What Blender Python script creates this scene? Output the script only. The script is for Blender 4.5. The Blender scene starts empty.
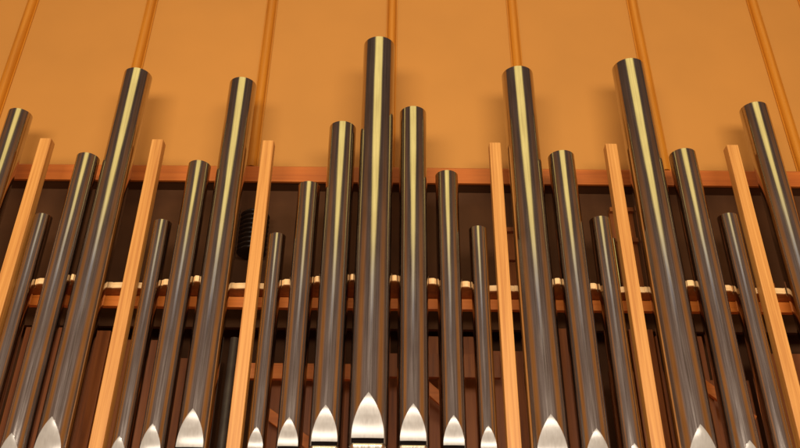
import bpy, bmesh, math, random
from mathutils import Vector, Matrix
random.seed(7)
S = bpy.context.scene
C = S.collection
PI = math.pi

# ------------------------------------------------------------------ helpers
def link(name, bm, mat, parent=None, smooth=False, loc=(0, 0, 0)):
    bmesh.ops.recalc_face_normals(bm, faces=bm.faces)
    me = bpy.data.meshes.new(name)
    bm.to_mesh(me); bm.free()
    if smooth:
        for p in me.polygons: p.use_smooth = True
    me.materials.append(mat)
    o = bpy.data.objects.new(name, me); C.objects.link(o)
    o.location = loc
    if parent: o.parent = parent
    return o

def thing(name, label, cat, loc=(0, 0, 0), group=None):
    o = bpy.data.objects.new(name, None); C.objects.link(o)
    o.empty_display_size = .1
    o.location = loc; o['label'] = label; o['category'] = cat; o['kind'] = 'thing'
    if group: o['group'] = group
    return o

def box(bm, x0, x1, y0, y1, z0, z1, bev=0.0):
    r = bmesh.ops.create_cube(bm, size=1.0)
    vs = r['verts']
    for v in vs:
        v.co = Vector((x0 + (v.co.x + .5) * (x1 - x0), y0 + (v.co.y + .5) * (y1 - y0), z0 + (v.co.z + .5) * (z1 - z0)))
    if bev > 0:
        es = list({e for v in vs for e in v.link_edges})
        bmesh.ops.bevel(bm, geom=es, offset=bev, segments=2, affect='EDGES', profile=.5)

# ------------------------------------------------------------------ materials
def nt(name):
    m = bpy.data.materials.new(name); m.use_nodes = True
    n = m.node_tree.nodes; l = m.node_tree.links
    return m, n, l, n['Principled BSDF']

def N(n, t, **k):
    x = n.new(t)
    for a, b in k.items():
        if a.startswith('i_'): x.inputs[a[2:].replace('_', ' ')].default_value = b
        else: setattr(x, a, b)
    return x

def ramp(n, stops):
    r = n.new('ShaderNodeValToRGB')
    e = r.color_ramp.elements
    while len(e) < len(stops): e.new(.5)
    for q, (p, c) in zip(e, stops): q.position = p; q.color = (*c, 1)
    return r

def wood(name, c0, c1, c2, rough=.42, axis='z', freq=60.0, knots=True):
    """straight-grained softwood, grain along the given axis"""
    m, n, l, b = nt(name)
    tc = N(n, 'ShaderNodeTexCoord')
    oi = N(n, 'ShaderNodeObjectInfo')
    mp = N(n, 'ShaderNodeMapping')
    sc = {'z': (freq, freq, 1.6), 'x': (1.6, freq, freq)}[axis]
    mp.inputs['Scale'].default_value = sc
    off = N(n, 'ShaderNodeVectorMath', operation='SCALE'); off.inputs[0].default_value = (31, 17, 23)
    l.new(oi.outputs['Random'], off.inputs['Scale'])
    ad = N(n, 'ShaderNodeVectorMath', operation='ADD')
    l.new(tc.outputs['Object'], mp.inputs['Vector'])
    l.new(mp.outputs[0], ad.inputs[0]); l.new(off.outputs[0], ad.inputs[1])
    g = N(n, 'ShaderNodeTexNoise'); g.inputs['Scale'].default_value = 1.0; g.inputs['Detail'].default_value = 6; g.inputs['Roughness'].default_value = .62
    g.inputs['Distortion'].default_value = .35
    l.new(ad.outputs[0], g.inputs['Vector'])
    r = ramp(n, [(.3, c0), (.5, c1), (.72, c2)])
    l.new(g.outputs['Fac'], r.inputs[0])
    # broad tone drift
    g2 = N(n, 'ShaderNodeTexNoise'); g2.inputs['Scale'].default_value = .12; g2.inputs['Detail'].default_value = 2
    l.new(ad.outputs[0], g2.inputs['Vector'])
    mx = N(n, 'ShaderNodeMixRGB', blend_type='MULTIPLY'); mx.inputs[0].default_value = .55
    r2 = ramp(n, [(.3, (.72, .66, .6)), (.65, (1, 1, 1))])
    l.new(g2.outputs['Fac'], r2.inputs[0]); l.new(r.outputs[0], mx.inputs[1]); l.new(r2.outputs[0], mx.inputs[2])
    l.new(mx.outputs[0], b.inputs['Base Color'])
    b.inputs['Roughness'].default_value = rough
    bp = N(n, 'ShaderNodeBump'); bp.inputs['Strength'].default_value = .3; bp.inputs['Distance'].default_value = .001
    l.new(g.outputs['Fac'], bp.inputs['Height']); l.new(bp.outputs[0], b.inputs['Normal'])
    return m

def metal(name, col, rough, streak=.12, bump=.25, tint=.12):
    """drawn and polished organ metal: fine lengthwise streaks, slow ripples, faint cloudy tarnish"""
    m, n, l, b = nt(name)
    b.inputs['Metallic'].default_value = 1.0
    tc = N(n, 'ShaderNodeTexCoord'); oi = N(n, 'ShaderNodeObjectInfo')
    off = N(n, 'ShaderNodeVectorMath', operation='SCALE'); off.inputs[0].default_value = (41, 13, 29)
    l.new(oi.outputs['Random'], off.inputs['Scale'])
    def noise(scale, s, det=4):
        mp = N(n, 'ShaderNodeMapping'); mp.inputs['Scale'].default_value = scale
        l.new(tc.outputs['Object'], mp.inputs['Vector'])
        a = N(n, 'ShaderNodeVectorMath', operation='ADD')
        l.new(mp.outputs[0], a.inputs[0]); l.new(off.outputs[0], a.inputs[1])
        q = N(n, 'ShaderNodeTexNoise'); q.inputs['Scale'].default_value = s; q.inputs['Detail'].default_value = det
        l.new(a.outputs[0], q.inputs['Vector']); return q
    st = noise((1, 1, .03), 170)
    cl = noise((1, 1, .5), 14)
    rp = noise((1, 1, .12), 22, 2)
    r = ramp(n, [(.3, tuple(c * (1 - tint) for c in col)), (.7, tuple(min(1, c * (1 + tint * .6)) for c in col))])
    l.new(st.outputs['Fac'], r.inputs[0])
    r2 = ramp(n, [(.35, (.86, .83, .8)), (.62, (1, 1, 1))]); l.new(cl.outputs['Fac'], r2.inputs[0])
    mx = N(n, 'ShaderNodeMixRGB', blend_type='MULTIPLY'); mx.inputs[0].default_value = .6
    l.new(r.outputs[0], mx.inputs[1]); l.new(r2.outputs[0], mx.inputs[2]); l.new(mx.outputs[0], b.inputs['Base Color'])
    mr = N(n, 'ShaderNodeMapRange'); mr.inputs['To Min'].default_value = rough - streak * .5; mr.inputs['To Max'].default_value = rough + streak * .5
    mr.inputs['From Min'].default_value = .3; mr.inputs['From Max'].default_value = .7
    l.new(st.outputs['Fac'], mr.inputs['Value']); sm_ = noise((1, 1, .8), 5.5, 6)
    mc = N(n, 'ShaderNodeMapRange'); mc.inputs['From Min'].default_value = .52; mc.inputs['From Max'].default_value = .72
    mc.inputs['To Min'].default_value = 0; mc.inputs['To Max'].default_value = .022
    l.new(sm_.outputs['Fac'], mc.inputs['Value'])
    ra = N(n, 'ShaderNodeMath', operation='ADD'); l.new(mr.outputs[0], ra.inputs[0]); l.new(mc.outputs[0], ra.inputs[1])
    l.new(ra.outputs[0], b.inputs['Roughness'])
    b1 = N(n, 'ShaderNodeBump'); b1.inputs['Strength'].default_value = bump; b1.inputs['Distance'].default_value = .0006
    l.new(rp.outputs['Fac'], b1.inputs['Height'])
    b2 = N(n, 'ShaderNodeBump'); b2.inputs['Strength'].default_value = bump * .35; b2.inputs['Distance'].default_value = .0001
    l.new(st.outputs['Fac'], b2.inputs['Height']); l.new(b1.outputs[0], b2.inputs['Normal'])
    l.new(b2.outputs[0], b.inputs['Normal'])
    return m

def plain(name, col, rough=.7, var=.25, scale=9.0, bump=.08, spec=.4):
    m, n, l, b = nt(name)
    tc = N(n, 'ShaderNodeTexCoord')
    q = N(n, 'ShaderNodeTexNoise'); q.inputs['Scale'].default_value = scale; q.inputs['Detail'].default_value = 7
    l.new(tc.outputs['Object'], q.inputs['Vector'])
    r = ramp(n, [(.3, tuple(c * (1 - var) for c in col)), (.7, tuple(min(1, c * (1 + var * .5)) for c in col))])
    l.new(q.outputs['Fac'], r.inputs[0]); l.new(r.outputs[0], b.inputs['Base Color'])
    b.inputs['Roughness'].default_value = rough
    b.inputs['Specular IOR Level'].default_value = spec
    f = N(n, 'ShaderNodeTexNoise'); f.inputs['Scale'].default_value = 260; f.inputs['Detail'].default_value = 3
    l.new(tc.outputs['Object'], f.inputs['Vector'])
    bp = N(n, 'ShaderNodeBump'); bp.inputs['Strength'].default_value = bump; bp.inputs['Distance'].default_value = .002
    l.new(f.outputs['Fac'], bp.inputs['Height']); l.new(bp.outputs[0], b.inputs['Normal'])
    return m

M_pipe = metal('pipe_metal', (.51, .465, .43), .125, .06, .30, .18)
M_lip = metal('lip_metal', (.42, .405, .38), .22, .07, .15, .07)
M_lip.node_tree.nodes['Principled BSDF'].inputs['Metallic'].default_value = .14
M_lip.node_tree.nodes['Principled BSDF'].inputs['Specular IOR Level'].default_value = .3
M_bright = metal('bright_lip_metal', (.78, .72, .60), .16, .05, .2, .08)
M_slot = plain('mouth_shade', (.010, .007, .006), .9, .25, 9, .08, .0)
M_wall = plain('ochre_paint', (.512, .219, .038), .62, .06, 2.2, .10)
M_batten = wood('varnished_batten', (.46, .155, .008), (.56, .20, .010), (.62, .235, .014), .4, 'z', 45)
M_post = wood('pine_post', (.45, .165, .028), (.62, .278, .060), (.75, .37, .094), .5, 'z', 95)
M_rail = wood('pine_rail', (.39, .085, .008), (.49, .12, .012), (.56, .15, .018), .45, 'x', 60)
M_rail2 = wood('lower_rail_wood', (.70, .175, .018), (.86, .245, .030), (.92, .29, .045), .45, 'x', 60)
M_rack = wood('lit_rack_edge', (.70, .42, .17), (.83, .54, .25), (.88, .60, .30), .5, 'x', 60)
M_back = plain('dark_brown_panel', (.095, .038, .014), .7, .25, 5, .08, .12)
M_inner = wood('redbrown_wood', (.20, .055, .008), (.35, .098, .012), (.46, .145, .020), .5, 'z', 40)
M_duct = plain('black_hose', (.022, .011, .006), .38, .3, 30)
M_dull = plain('dull_brown_tube', (.05, .035, .026), .45, .3, 20)
M_thin = metal('thin_pipe_metal', (.50, .46, .38), .16, .05, .2, .12)

# ------------------------------------------------------------------ wall
def half_round(x, w, d, y, z0, z1):
    bm = bmesh.new()
    prof = [(-w / 2, 0), (-w / 2, -.006)]
    for k in range(13):
        a = PI - PI * k / 12
        prof.append((.40 * w * math.cos(a), -.006 - (d - .006) * math.sin(a)))
    prof += [(w / 2, -.006), (w / 2, 0)]
    lo = [bm.verts.new((x + p[0], y + p[1], z0)) for p in prof]
    hi = [bm.verts.new((x + p[0], y + p[1], z1)) for p in prof]
    for i in range(len(prof) - 1): bm.faces.new((lo[i], lo[i + 1], hi[i + 1], hi[i]))
    bm.faces.new(hi); bm.faces.new(lo[::-1])
    bm.faces.new((lo[0], hi[0], hi[-1], lo[-1]))
    return bm

WY = .20
wall = thing('panelled_wall', 'ochre painted wall with vertical rounded wooden battens above the brown rail', 'wall', (0, WY, 3.7))
bm = bmesh.new(); box(bm, -3.6, 3.6, WY, WY + .08, 3.705, 7.0)
link('wall_panel', bm, M_wall, wall, loc=(0, -WY, -3.7))
for x in (-2.05, -1.390, -.722, -.055, .610, 1.283, 1.955, 2.245):
    bm = half_round(0, .060, .030, -.001, 0, 3.2)
    link('batten', bm, M_batten, wall, loc=(x, 0, .012))

# ------------------------------------------------------------------ organ case
case = thing('organ_case', 'open pine organ case of upright posts, cross rails and a scalloped rack board', 'organ case', (0, 0, 1.7))
def cpart(name, bm, mat, smooth=False, parent=case):
    return link(name, bm, mat, parent, smooth, (0, 0, -1.7))

POSTS = [-1.652, -1.139, -.633, .405, .937, 1.492]
PW = .052
for x in POSTS:
    bm = bmesh.new(); box(bm, 0, PW, -.047, -.001, 1.76, 3.700, .0025)
    link('post', bm, M_post, case, loc=(x, 0, -1.7))
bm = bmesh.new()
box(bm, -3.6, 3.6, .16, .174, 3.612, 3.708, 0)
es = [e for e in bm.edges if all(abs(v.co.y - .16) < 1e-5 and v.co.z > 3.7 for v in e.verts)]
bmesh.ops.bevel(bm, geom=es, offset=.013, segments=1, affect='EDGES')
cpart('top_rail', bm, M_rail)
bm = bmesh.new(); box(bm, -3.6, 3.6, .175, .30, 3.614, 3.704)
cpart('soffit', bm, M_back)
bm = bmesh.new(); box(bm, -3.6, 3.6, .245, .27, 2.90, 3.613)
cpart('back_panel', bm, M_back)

# pipes: x, depth, radius, top z, lip tip z, label
PIPES = [
 (-1.8007, -.0035, .0546, 3.8645, 2.332, 'tall grey pipe cut by the left edge of the photo, left of the first post'),
 (-1.5515, -.0152, .0367, 3.2954, 2.2838, 'short slim grey pipe just right of the leftmost post'),
 (-1.4046, -.0528, .0497, 3.5824, 2.3260, 'medium grey pipe between the short one and the tallest of the left bay'),
 (-1.2717, -.0384, .0656, 4.0794, 2.3880, 'very tall thick grey pipe just left of the second post, a batten behind its top'),
 (-1.0276, -.0175, .0379, 3.2689, 2.3320, 'short grey pipe just right of the second post'),
 (-.8987, -.0523, .0492, 3.5473, 2.3662, 'medium grey pipe between second and third posts, ending at the top rail'),
 (-.7588, -.0400, .0640, 4.0269, 2.4231, 'tall grey pipe just left of the third post, beside the black ribbed hose'),
 (-.5241, -.0280, .0358, 3.2025, 2.3699, 'shortest pipe of the central bay on its left end, just right of the third post'),
 (-.3998, -.0605, .0479, 3.4367, 2.3932, 'second pipe of the central bay, ending just below the top rail'),
 (-.2647, -.0884, .0603, 3.7354, 2.4277, 'pipe directly left of the tallest central pipe, ending just above the rail'),
 (-.1087, -.0994, .0754, 4.2265, 2.4683, 'tallest pipe of all, in the middle of the central bay with the largest mouth'),
 (.0552, -.0821, .0614, 3.8295, 2.4371, 'pipe directly right of the tallest central pipe, reaching well onto the wall'),
 (.2047, -.0557, .0499, 3.5035, 2.4074, 'second pipe from the right of the central bay, ending on the top rail'),
 (.3342, -.0331, .0378, 3.2422, 2.3798, 'shortest pipe at the right end of the central bay, just left of a post'),
 (.5594, -.0499, .0750, 4.0943, 2.4085, 'tall thick pipe just right of the fourth post, a batten rising behind its top'),
 (.7227, -.0593, .0582, 3.6092, 2.3604, 'medium pipe between fourth and fifth posts, ending just above the rail'),
 (.8680, -.0228, .0450, 3.2990, 2.3208, 'short pipe just left of the fifth post, a thin bright tube beside it'),
 (1.1031, -.0456, .0757, 4.1537, 2.3776, 'tall thick pipe just right of the fifth post, tallest of the right side'),
 (1.2746, -.0529, .0585, 3.6311, 2.3235, 'medium pipe between fifth and sixth posts, ending just above the rail'),
 (1.4294, -.0182, .0425, 3.3258, 2.290, 'short pipe just left of the sixth and rightmost post'),
 (1.6743, -.0187, .0625, 3.9270, 2.335, 'tall thick pipe at the right edge of the photo, right of the last post'),
]

# rack board: front edge bows out between pipes, a round notch behind each pipe
ZB1, ZB0 = 2.9965, 2.9700
BITS = {0: (-1.626, .007), 1: (-1.493, -.023), 2: (-1.347, -.062), 3: (-1.143, .008), 4: (-.973, -.025), 5: (-.833, -.060), 6: (-.627, .003),
        7: (-.466, -.036), 8: (-.339, -.066), 9: (-.19, -.087), 10: (-.014, -.082), 11: (.138, -.058), 12: (.276, -.033), 13: (.43, .003),
        14: (.651, -.069), 15: (.803, -.026), 16: (.975, .003), 17: (1.195, -.062), 18: (1.362, -.020), 19: (1.54, .002), 20: (1.8, .0)}
pts = [(-3.6, .004), (-1.93, .004)]
for i, p in enumerate(PIPES):
    x, y, R = p[0], p[1], p[2] + .0025
    for k in range(17):
        a = PI - PI * k / 16
        side = BITS[i][1] if k >= 8 else (BITS[i - 1][1] if i else .004)
        yy = y + R * math.sin(a)
        if side > -.008: yy = max(yy, max(side, -.0005))      # beside a post the board runs straight
        pts.append((x + R * math.cos(a), yy))
    bx, by = BITS[i]
    nx = PIPES[i + 1][0] - PIPES[i + 1][2] if i + 1 < len(PIPES) else 2.0
    g0, g1 = x + R, nx
    by = max(by, -.0005) if by > -.015 else by
    w = (g1 - g0)
    dl = dr = .003
    if i + 1 < len(PIPES) and by < -.008:
        if PIPES[i][2] < PIPES[i + 1][2]: dl = .011
        else: dr = .011
    pts += [(g0 + w * .04, by + dl), (g0 + w * .16, by + dl * .45), (g0 + w * .34, by), (g1 - w * .34, by), (g1 - w * .16, by + dr * .45), (g1 - w * .04, by + dr)]
pts += [(3.6, .004)]
bm = bmesh.new()
def strips(bm, d0, back, z0, z1):
    cols = [[bm.verts.new((x, yy, z)) for yy, z in ((y + d0, z0), (y + d0, z1), (back(y), z1), (back(y), z0))] for x, y in pts]
    for p, q in zip(cols, cols[1:]):
        for k in range(4): bm.faces.new((p[k], p[(k + 1) % 4], q[(k + 1) % 4], q[k]))
    bm.faces.new(cols[0]); bm.faces.new(cols[-1][::-1])
strips(bm, .0062, lambda y: .112, ZB0 + .0004, ZB1 - .0004)
rb = cpart('rack_board', bm, M_inner)  # darker wood than its edge: underside shade put into the colour
bm = bmesh.new(); strips(bm, 0, lambda y: y + .006, ZB0 + .0015, ZB1)  # pale front strip, light on the board's edge put into its colour
link('lit_edge_strip', bm, M_rack, rb)
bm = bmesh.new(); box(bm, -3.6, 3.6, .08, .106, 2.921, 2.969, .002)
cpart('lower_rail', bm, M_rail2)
bm = bmesh.new(); box(bm, -.625, -.13, .14, .165, 2.630, 2.697, .002)
cpart('back_rail', bm, M_rail2)
bm = bmesh.new(); box(bm, -.055, .42, .14, .165, 2.643, 2.745, .002)
cpart('back_rail', bm, M_inner)

# red-brown boarding behind the pipes, below the rack and in the slots beside the posts
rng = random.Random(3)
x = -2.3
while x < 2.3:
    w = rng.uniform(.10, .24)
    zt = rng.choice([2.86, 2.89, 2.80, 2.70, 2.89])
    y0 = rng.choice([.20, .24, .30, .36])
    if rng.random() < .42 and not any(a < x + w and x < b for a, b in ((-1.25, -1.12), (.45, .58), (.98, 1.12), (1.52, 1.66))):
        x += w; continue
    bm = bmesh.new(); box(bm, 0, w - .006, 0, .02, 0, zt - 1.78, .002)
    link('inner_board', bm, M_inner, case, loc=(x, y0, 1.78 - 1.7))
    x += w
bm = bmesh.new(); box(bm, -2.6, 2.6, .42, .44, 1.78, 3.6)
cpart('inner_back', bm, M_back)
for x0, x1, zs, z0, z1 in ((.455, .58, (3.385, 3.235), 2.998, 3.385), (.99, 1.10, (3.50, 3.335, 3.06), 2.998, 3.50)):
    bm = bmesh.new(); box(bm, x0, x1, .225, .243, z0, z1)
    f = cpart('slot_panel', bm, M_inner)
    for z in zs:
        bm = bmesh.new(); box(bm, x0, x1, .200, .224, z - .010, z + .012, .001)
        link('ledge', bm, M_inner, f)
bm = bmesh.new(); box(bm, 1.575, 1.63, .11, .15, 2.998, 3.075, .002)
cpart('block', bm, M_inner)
bm = bmesh.new(); box(bm, -2.4, 2.4, -.16, .34, 1.70, 1.755, .004)
cpart('toe_board', bm, M_rail)

for x, z, a, L in ((.11, 2.62, .75, .34), (-.42, 2.42, .6, .3), (1.30, 2.60, .7, .36)):
    bm = bmesh.new(); box(bm, -L / 2, L / 2, .168, .188, -.022, .022, .002)
    bmesh.ops.rotate(bm, verts=bm.verts, cent=(0, 0, 0), matrix=Matrix.Rotation(a, 3, 'Y'))
    link('brace', bm, M_rail2, case, loc=(x, 0, z - 1.7))
# ------------------------------------------------------------------ pipes
def prof(s): return 1 - (1 - max(0, min(1, s))) ** 2.15
def make_pipe(x, y, r, zt, tip, label):
    foot_z = 1.7555
    h, hw = 2.13 * r, .775 * r
    zl = tip - h                     # bottom edge of the upper lip
    slot = .25 * r
    zf = zl - slot                   # top of the foot
    t = thing('organ_pipe', label, 'organ pipe', (x, y, foot_z), 'front row of metal organ pipes')
    o = lambda z: z - foot_z
    def edge(w): return -math.sqrt(max(0, r * r - w * w))
    def lip_y(px, z):
        s = (tip - z) / h
        w = hw * prof(s)
        e = edge(w)
        q = 0 if w < 1e-6 else min(1, abs(px) / w)
        return e - .0026 - .035 * r * min(1, s * 2) * (1 - q * q)
    # body with the lip area pressed in
    NS, NI = 124, 28
    zs = [zf] + [zl + .0002] + [zl + h * k / 30 for k in range(1, 31)] + [tip + .02]
    m = 14
    zs += [tip + .02 + (zt - .0012 - tip - .02) * k / m for k in range(1, m + 1)] + [zt]
    zs.insert(1, zl - .0002)
    bm = bmesh.new(); rows = []
    for z in zs:
        row = []
        s_ = (tip - z) / h
        wz = max(.03 * r, hw * prof(s_)) if z < tip else .03 * r
        a0 = math.asin(wz / r)                       # a column of vertices follows each edge of the lip
        for k in range(NS):
            if k <= NI: a = -a0 + 2 * a0 * k / NI
            else: a = a0 + (2 * PI - 2 * a0) * (k - NI) / (NS - NI)
            px, py = r * math.sin(a), -r * math.cos(a)
            if z < tip - .004 * h and 0 < k < NI:
                if z > zl:
                    if s_ > .07: py = max(py, lip_y(px, z) + .0042 * min(1, (s_ - .05) * 8))
                else: py = max(py, -.30 * r)
            row.append(bm.verts.new((px, py, o(z))))
        rows.append(row)
    # rim and inner bore
    ri = r - .0016
    for rr, z in ((r - .0003, zt + .0004), (ri + .0003, zt + .0004), (ri, zt), (ri, zt - .35)):
        rows.append([bm.verts.new((v.co.x * rr / r, v.co.y * rr / r, o(z))) for v in rows[len(zs) - 1]])
    for a, b in zip(rows, rows[1:]):
        for k in range(NS):
            bm.faces.new((a[k], a[(k + 1) % NS], b[(k + 1) % NS], b[k]))
    bm.faces.new(rows[0][::-1])
    pb = link('pipe_body', bm, M_pipe, t, True)
    pb.data.set_sharp_from_angle(angle=math.radians(28))
    # upper lip: leaf-shaped plate
    bm = bmesh.new(); rows = []
    K = 12
    for j in range(37):
        s = .002 + .998 * (j / 36) ** 1.3
        z = tip - h * s
        w = hw * prof(s)
        row = [bm.verts.new((w * (k / K - .5) * 2, lip_y(w * (k / K - .5) * 2, z), o(z))) for k in range(K + 1)]
        rows.append(row)
    top = list(rows)
    for a, b in zip(rows, rows[1:]):
        for k in range(K): bm.faces.new((a[k], a[k + 1], b[k + 1], b[k]))
    rim = [r_[0] for r_ in top] + top[-1][1:-1] + [r_[-1] for r_ in top][::-1]
    inn = [bm.verts.new((v.co.x, v.co.y + .0055, v.co.z)) for v in rim]
    for i in range(len(rim) - 1): bm.faces.new((rim[i], rim[i + 1], inn[i + 1], inn[i]))
    lp = link('upper_lip', bm, M_lip, t, True)
    lp.data.set_sharp_from_angle(angle=math.radians(40))
    # mouth opening: near-black block painted in for the shade inside
    bm = bmesh.new(); box(bm, -hw * .99, hw * .99, -.46 * r, -.32 * r, o(zf) + .0002, o(zl) - .0002)
    link('mouth', bm, M_slot, t)
    # foot: cone with pressed lower lip
    bm = bmesh.new(); rows = []
    lh = 1.9 * r
    zz = [zf - .0006 - lh * k / 18 for k in range(19)]
    zb = foot_z
    zz += [zf - lh + (zb - zf + lh) * k / 6 for k in range(1, 7)]
    for z in zz:
        u = (zf - z) / (zf - zb)
        rr = r * (1 - .72 * u)
        row = []
        s = 1 - (zf - z) / lh
        for k in range(64):
            a = 2 * PI * k / 64
            px, py = rr * math.sin(a), -rr * math.cos(a)
            if s > 0 and py < 0:
                w = hw * prof(s) * min(1, rr / r)
                if abs(px) < w: py = max(py, -math.sqrt(max(0, rr * rr - w * w)) + .004)
            row.append(bm.verts.new((px, py, o(z))))
        rows.append(row)
    for a, b in zip(rows, rows[1:]):
        for k in range(64): bm.faces.new((a[k], a[(k + 1) % 64], b[(k + 1) % 64], b[k]))
    bm.faces.new(rows[-1]); bm.faces.new(rows[0][::-1])
    ft = link('foot', bm, M_pipe, t, True)
    bm = bmesh.new(); rows = []
    for j in range(25):
        s = 1 - .998 * (j / 24)
        z = zf - .0004 - lh * (1 - s)
        u = (zf - z) / (zf - zb); rr = r * (1 - .72 * u)
        w = hw * prof(s) * min(1, rr / r)
        rows.append([bm.verts.new((w * (k / K - .5) * 2, -math.sqrt(max(0, rr * rr - w * w)) - .0015 - .02 * r * (1 - (2 * k / K - 1) ** 2), o(z))) for k in range(K + 1)])
    for a, b in zip(rows, rows[1:]):
        for k in range(K): bm.faces.new((a[k], a[k + 1], b[k + 1], b[k]))
    rim = [r_[0] for r_ in rows][::-1] + rows[0][1:-1] + [r_[-1] for r_ in rows]
    inn = [bm.verts.new((v.co.x, v.co.y + .006, v.co.z)) for v in rim]
    for i in range(len(rim) - 1): bm.faces.new((rim[i], rim[i + 1], inn[i + 1], inn[i]))
    link('lower_lip', bm, M_bright, ft, True)
    return t
for p in PIPES: make_pipe(*p)

# thin tubes half hidden behind the front row
def tube(name, label, x, y, r, z0, z1, mat):
    bm = bmesh.new(); rows = []
    for rr, z in ((r, z0), (r, z1 - .001), (r - .0006, z1), (r - .0015, z1), (r - .0017, z1 - .12)):
        rows.append([bm.verts.new((rr * math.sin(2 * PI * k / 40), -rr * math.cos(2 * PI * k / 40), z - z0)) for k in range(40)])
    for a, b in zip(rows, rows[1:]):
        for k in range(40): bm.faces.new((a[k], a[(k + 1) % 40], b[(k + 1) % 40], b[k]))
    o = link(name, bm, mat, None, True, (x, y, z0))
    o['label'] = label; o['category'] = 'tube'
    return o
tube('thin_tube', 'thin bright metal tube between the short pipe and the fifth post', .936, .045, .012, 2.997, 3.248, M_thin)
tube('thin_tube', 'thin dark tube low behind the third post, beside the tall pipe left of it', -.672, .06, .019, 1.756, 2.77, M_dull)

# black ribbed hose behind the third post
bm = bmesh.new(); rows = []
NR = 9
for i in range(NR * 8 + 1):
    z = .215 * i / (NR * 8)
    rr = .058 + .009 * math.sin(2 * PI * i / 8)
    if i == 0 or i == NR * 8: rr = .045
    rows.append([bm.verts.new((rr * math.cos(2 * PI * k / 48), rr * math.sin(2 * PI * k / 48), z)) for k in range(48)])
for a, b in zip(rows, rows[1:]):
    for k in range(48): bm.faces.new((a[k], a[(k + 1) % 48], b[(k + 1) % 48], b[k]))
bm.faces.new(rows[0][::-1]); bm.faces.new(rows[-1])
o = link('ribbed_hose', bm, M_duct, None, True, (-.672, .177, 3.228))
o['label'] = 'short black ribbed hose end on the dark panel behind the third post'; o['category'] = 'hose'

# ------------------------------------------------------------------ light
def area(name, loc, target, sx, sy, e, col):
    L = bpy.data.lights.new(name, 'AREA'); L.shape = 'RECTANGLE'; L.size = sx; L.size_y = sy; L.energy = e; L.color = col
    o = bpy.data.objects.new(name, L); C.objects.link(o); o.location = loc
    o.rotation_euler = (Vector(target) - Vector(loc)).to_track_quat('-Z', 'Y').to_euler()
    return o
area('hall_lamp', (-.1, -5.3, 2.6), (-.1, 0, 3.0), 5.6, 1.1, 360, (1.0, .88, .74))

W = bpy.data.worlds.new('World'); S.world = W; W.use_nodes = True
n, l = W.node_tree.nodes, W.node_tree.links
bg = n['Background']
tc = N(n, 'ShaderNodeTexCoord'); sp = N(n, 'ShaderNodeSeparateXYZ'); l.new(tc.outputs['Generated'], sp.inputs[0])
def math_(op, a, b=None):
    q = N(n, 'ShaderNodeMath', operation=op)
    for i, v in enumerate((a, b)):
        if v is None: continue
        if hasattr(v, 'links') or not isinstance(v, (int, float)): l.new(v, q.inputs[i])
        else: q.inputs[i].default_value = v
    return q.outputs[0]
def sm(v, a, b):
    q = N(n, 'ShaderNodeMapRange', interpolation_type='SMOOTHSTEP'); l.new(v, q.inputs['Value'])
    q.inputs['From Min'].default_value = a; q.inputs['From Max'].default_value = b
    return q.outputs[0]
X, Y, Z = sp.outputs
az = math_('MULTIPLY', math_('ARCTAN2', X, math_('MULTIPLY', Y, -1.0)), 180 / PI)
aa = math_('ABSOLUTE', az)
el = math_('MULTIPLY', math_('ARCSINE', Z), 180 / PI)
def band(v, a0, a1, b0, b1): return math_('MULTIPLY', sm(v, a0, a1), math_('SUBTRACT', 1.0, sm(v, b0, b1)))
def col(mask, c, prev=None):
    q = N(n, 'ShaderNodeMixRGB', blend_type='MIX'); l.new(mask, q.inputs[0]); q.inputs[2].default_value = (*c, 1)
    if prev is None: q.inputs[1].default_value = (.105, .066, .045, 1)
    else: l.new(prev, q.inputs[1])
    return q.outputs[0]
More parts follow.
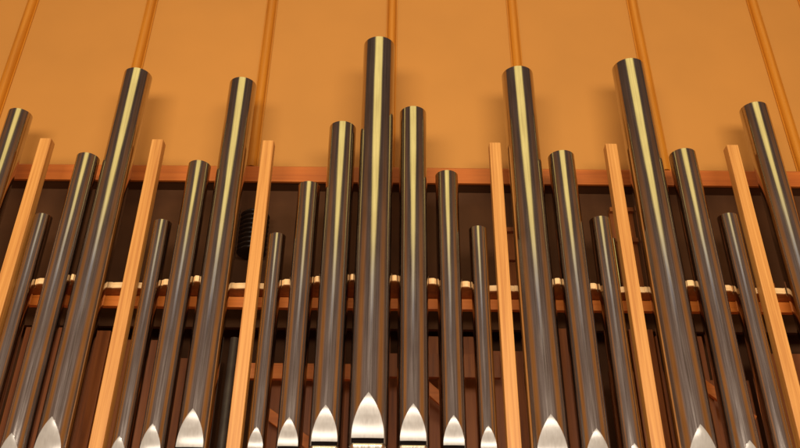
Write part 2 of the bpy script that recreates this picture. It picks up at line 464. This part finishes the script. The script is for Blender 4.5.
# streaky dim hall
cv = N(n, 'ShaderNodeCombineXYZ'); l.new(math_('MULTIPLY', az, .16), cv.inputs[0]); l.new(math_('MULTIPLY', el, .012), cv.inputs[1])
ns = N(n, 'ShaderNodeTexNoise'); ns.inputs['Scale'].default_value = 1.0; ns.inputs['Detail'].default_value = 3; l.new(cv.outputs[0], ns.inputs['Vector'])
st = sm(ns.outputs['Fac'], .40, .66)
low = math_('SUBTRACT', 1.0, sm(el, 16, 36))
c = col(math_('MULTIPLY', low, .75), (.255, .16, .108))
c = col(math_('MULTIPLY', math_('MULTIPLY', st, low), math_('SUBTRACT', 1.0, sm(aa, 60, 90))), (.42, .295, .225), c)
c = col(math_('MULTIPLY', math_('MULTIPLY', st, .30), math_('SUBTRACT', 1.0, sm(aa, 60, 90))), (.26, .17, .15), c)
# orange side walls, low down
c = col(math_('MULTIPLY', band(aa, 38, 58, 70, 92), math_('SUBTRACT', 1.0, sm(el, 20, 42))), (.50, .19, .045), c)
# windows then ceiling behind the camera
c = col(math_('MULTIPLY', math_('SUBTRACT', 1.0, sm(aa, 4, 13)), band(el, 22.5, 27, 30, 34)), (.66, .64, .72), c)
mr = N(n, 'ShaderNodeMapRange'); l.new(el, mr.inputs['Value'])
for k_, v_ in (('From Min', 26), ('From Max', 38), ('To Min', 6), ('To Max', 27)): mr.inputs[k_].default_value = v_
c = col(math_('MULTIPLY', math_('SUBTRACT', 1.0, sm(math_('SUBTRACT', aa, mr.outputs[0]), -6, 5)), sm(el, 25, 31)), (1.65, 1.30, .44), c)
c = col(sm(el, 52, 66), (1.3, 1.0, .66), c)  # overhead glow added as soft fill on the wall
l.new(c, bg.inputs['Color']); bg.inputs['Strength'].default_value = 1.0

# ------------------------------------------------------------------ camera
cd = bpy.data.cameras.new('Camera'); cam = bpy.data.objects.new('Camera', cd); C.objects.link(cam)
cd.sensor_width = 36; cd.lens = 36.0
cd.clip_start = .05; cd.clip_end = 200
cam.matrix_world = Matrix.Translation((0, -3, 1.5)) @ Matrix.Rotation(math.radians(90 + 30.799), 4, 'X') @ Matrix.Rotation(math.radians(.555), 4, 'Z')
S.camera = cam
cd.dof.use_dof = True; cd.dof.focus_distance = 3.5; cd.dof.aperture_fstop = 2.4
S.view_settings.view_transform = 'Standard'; S.view_settings.look = 'None'
S.view_settings.exposure = 0; S.view_settings.gamma = 1
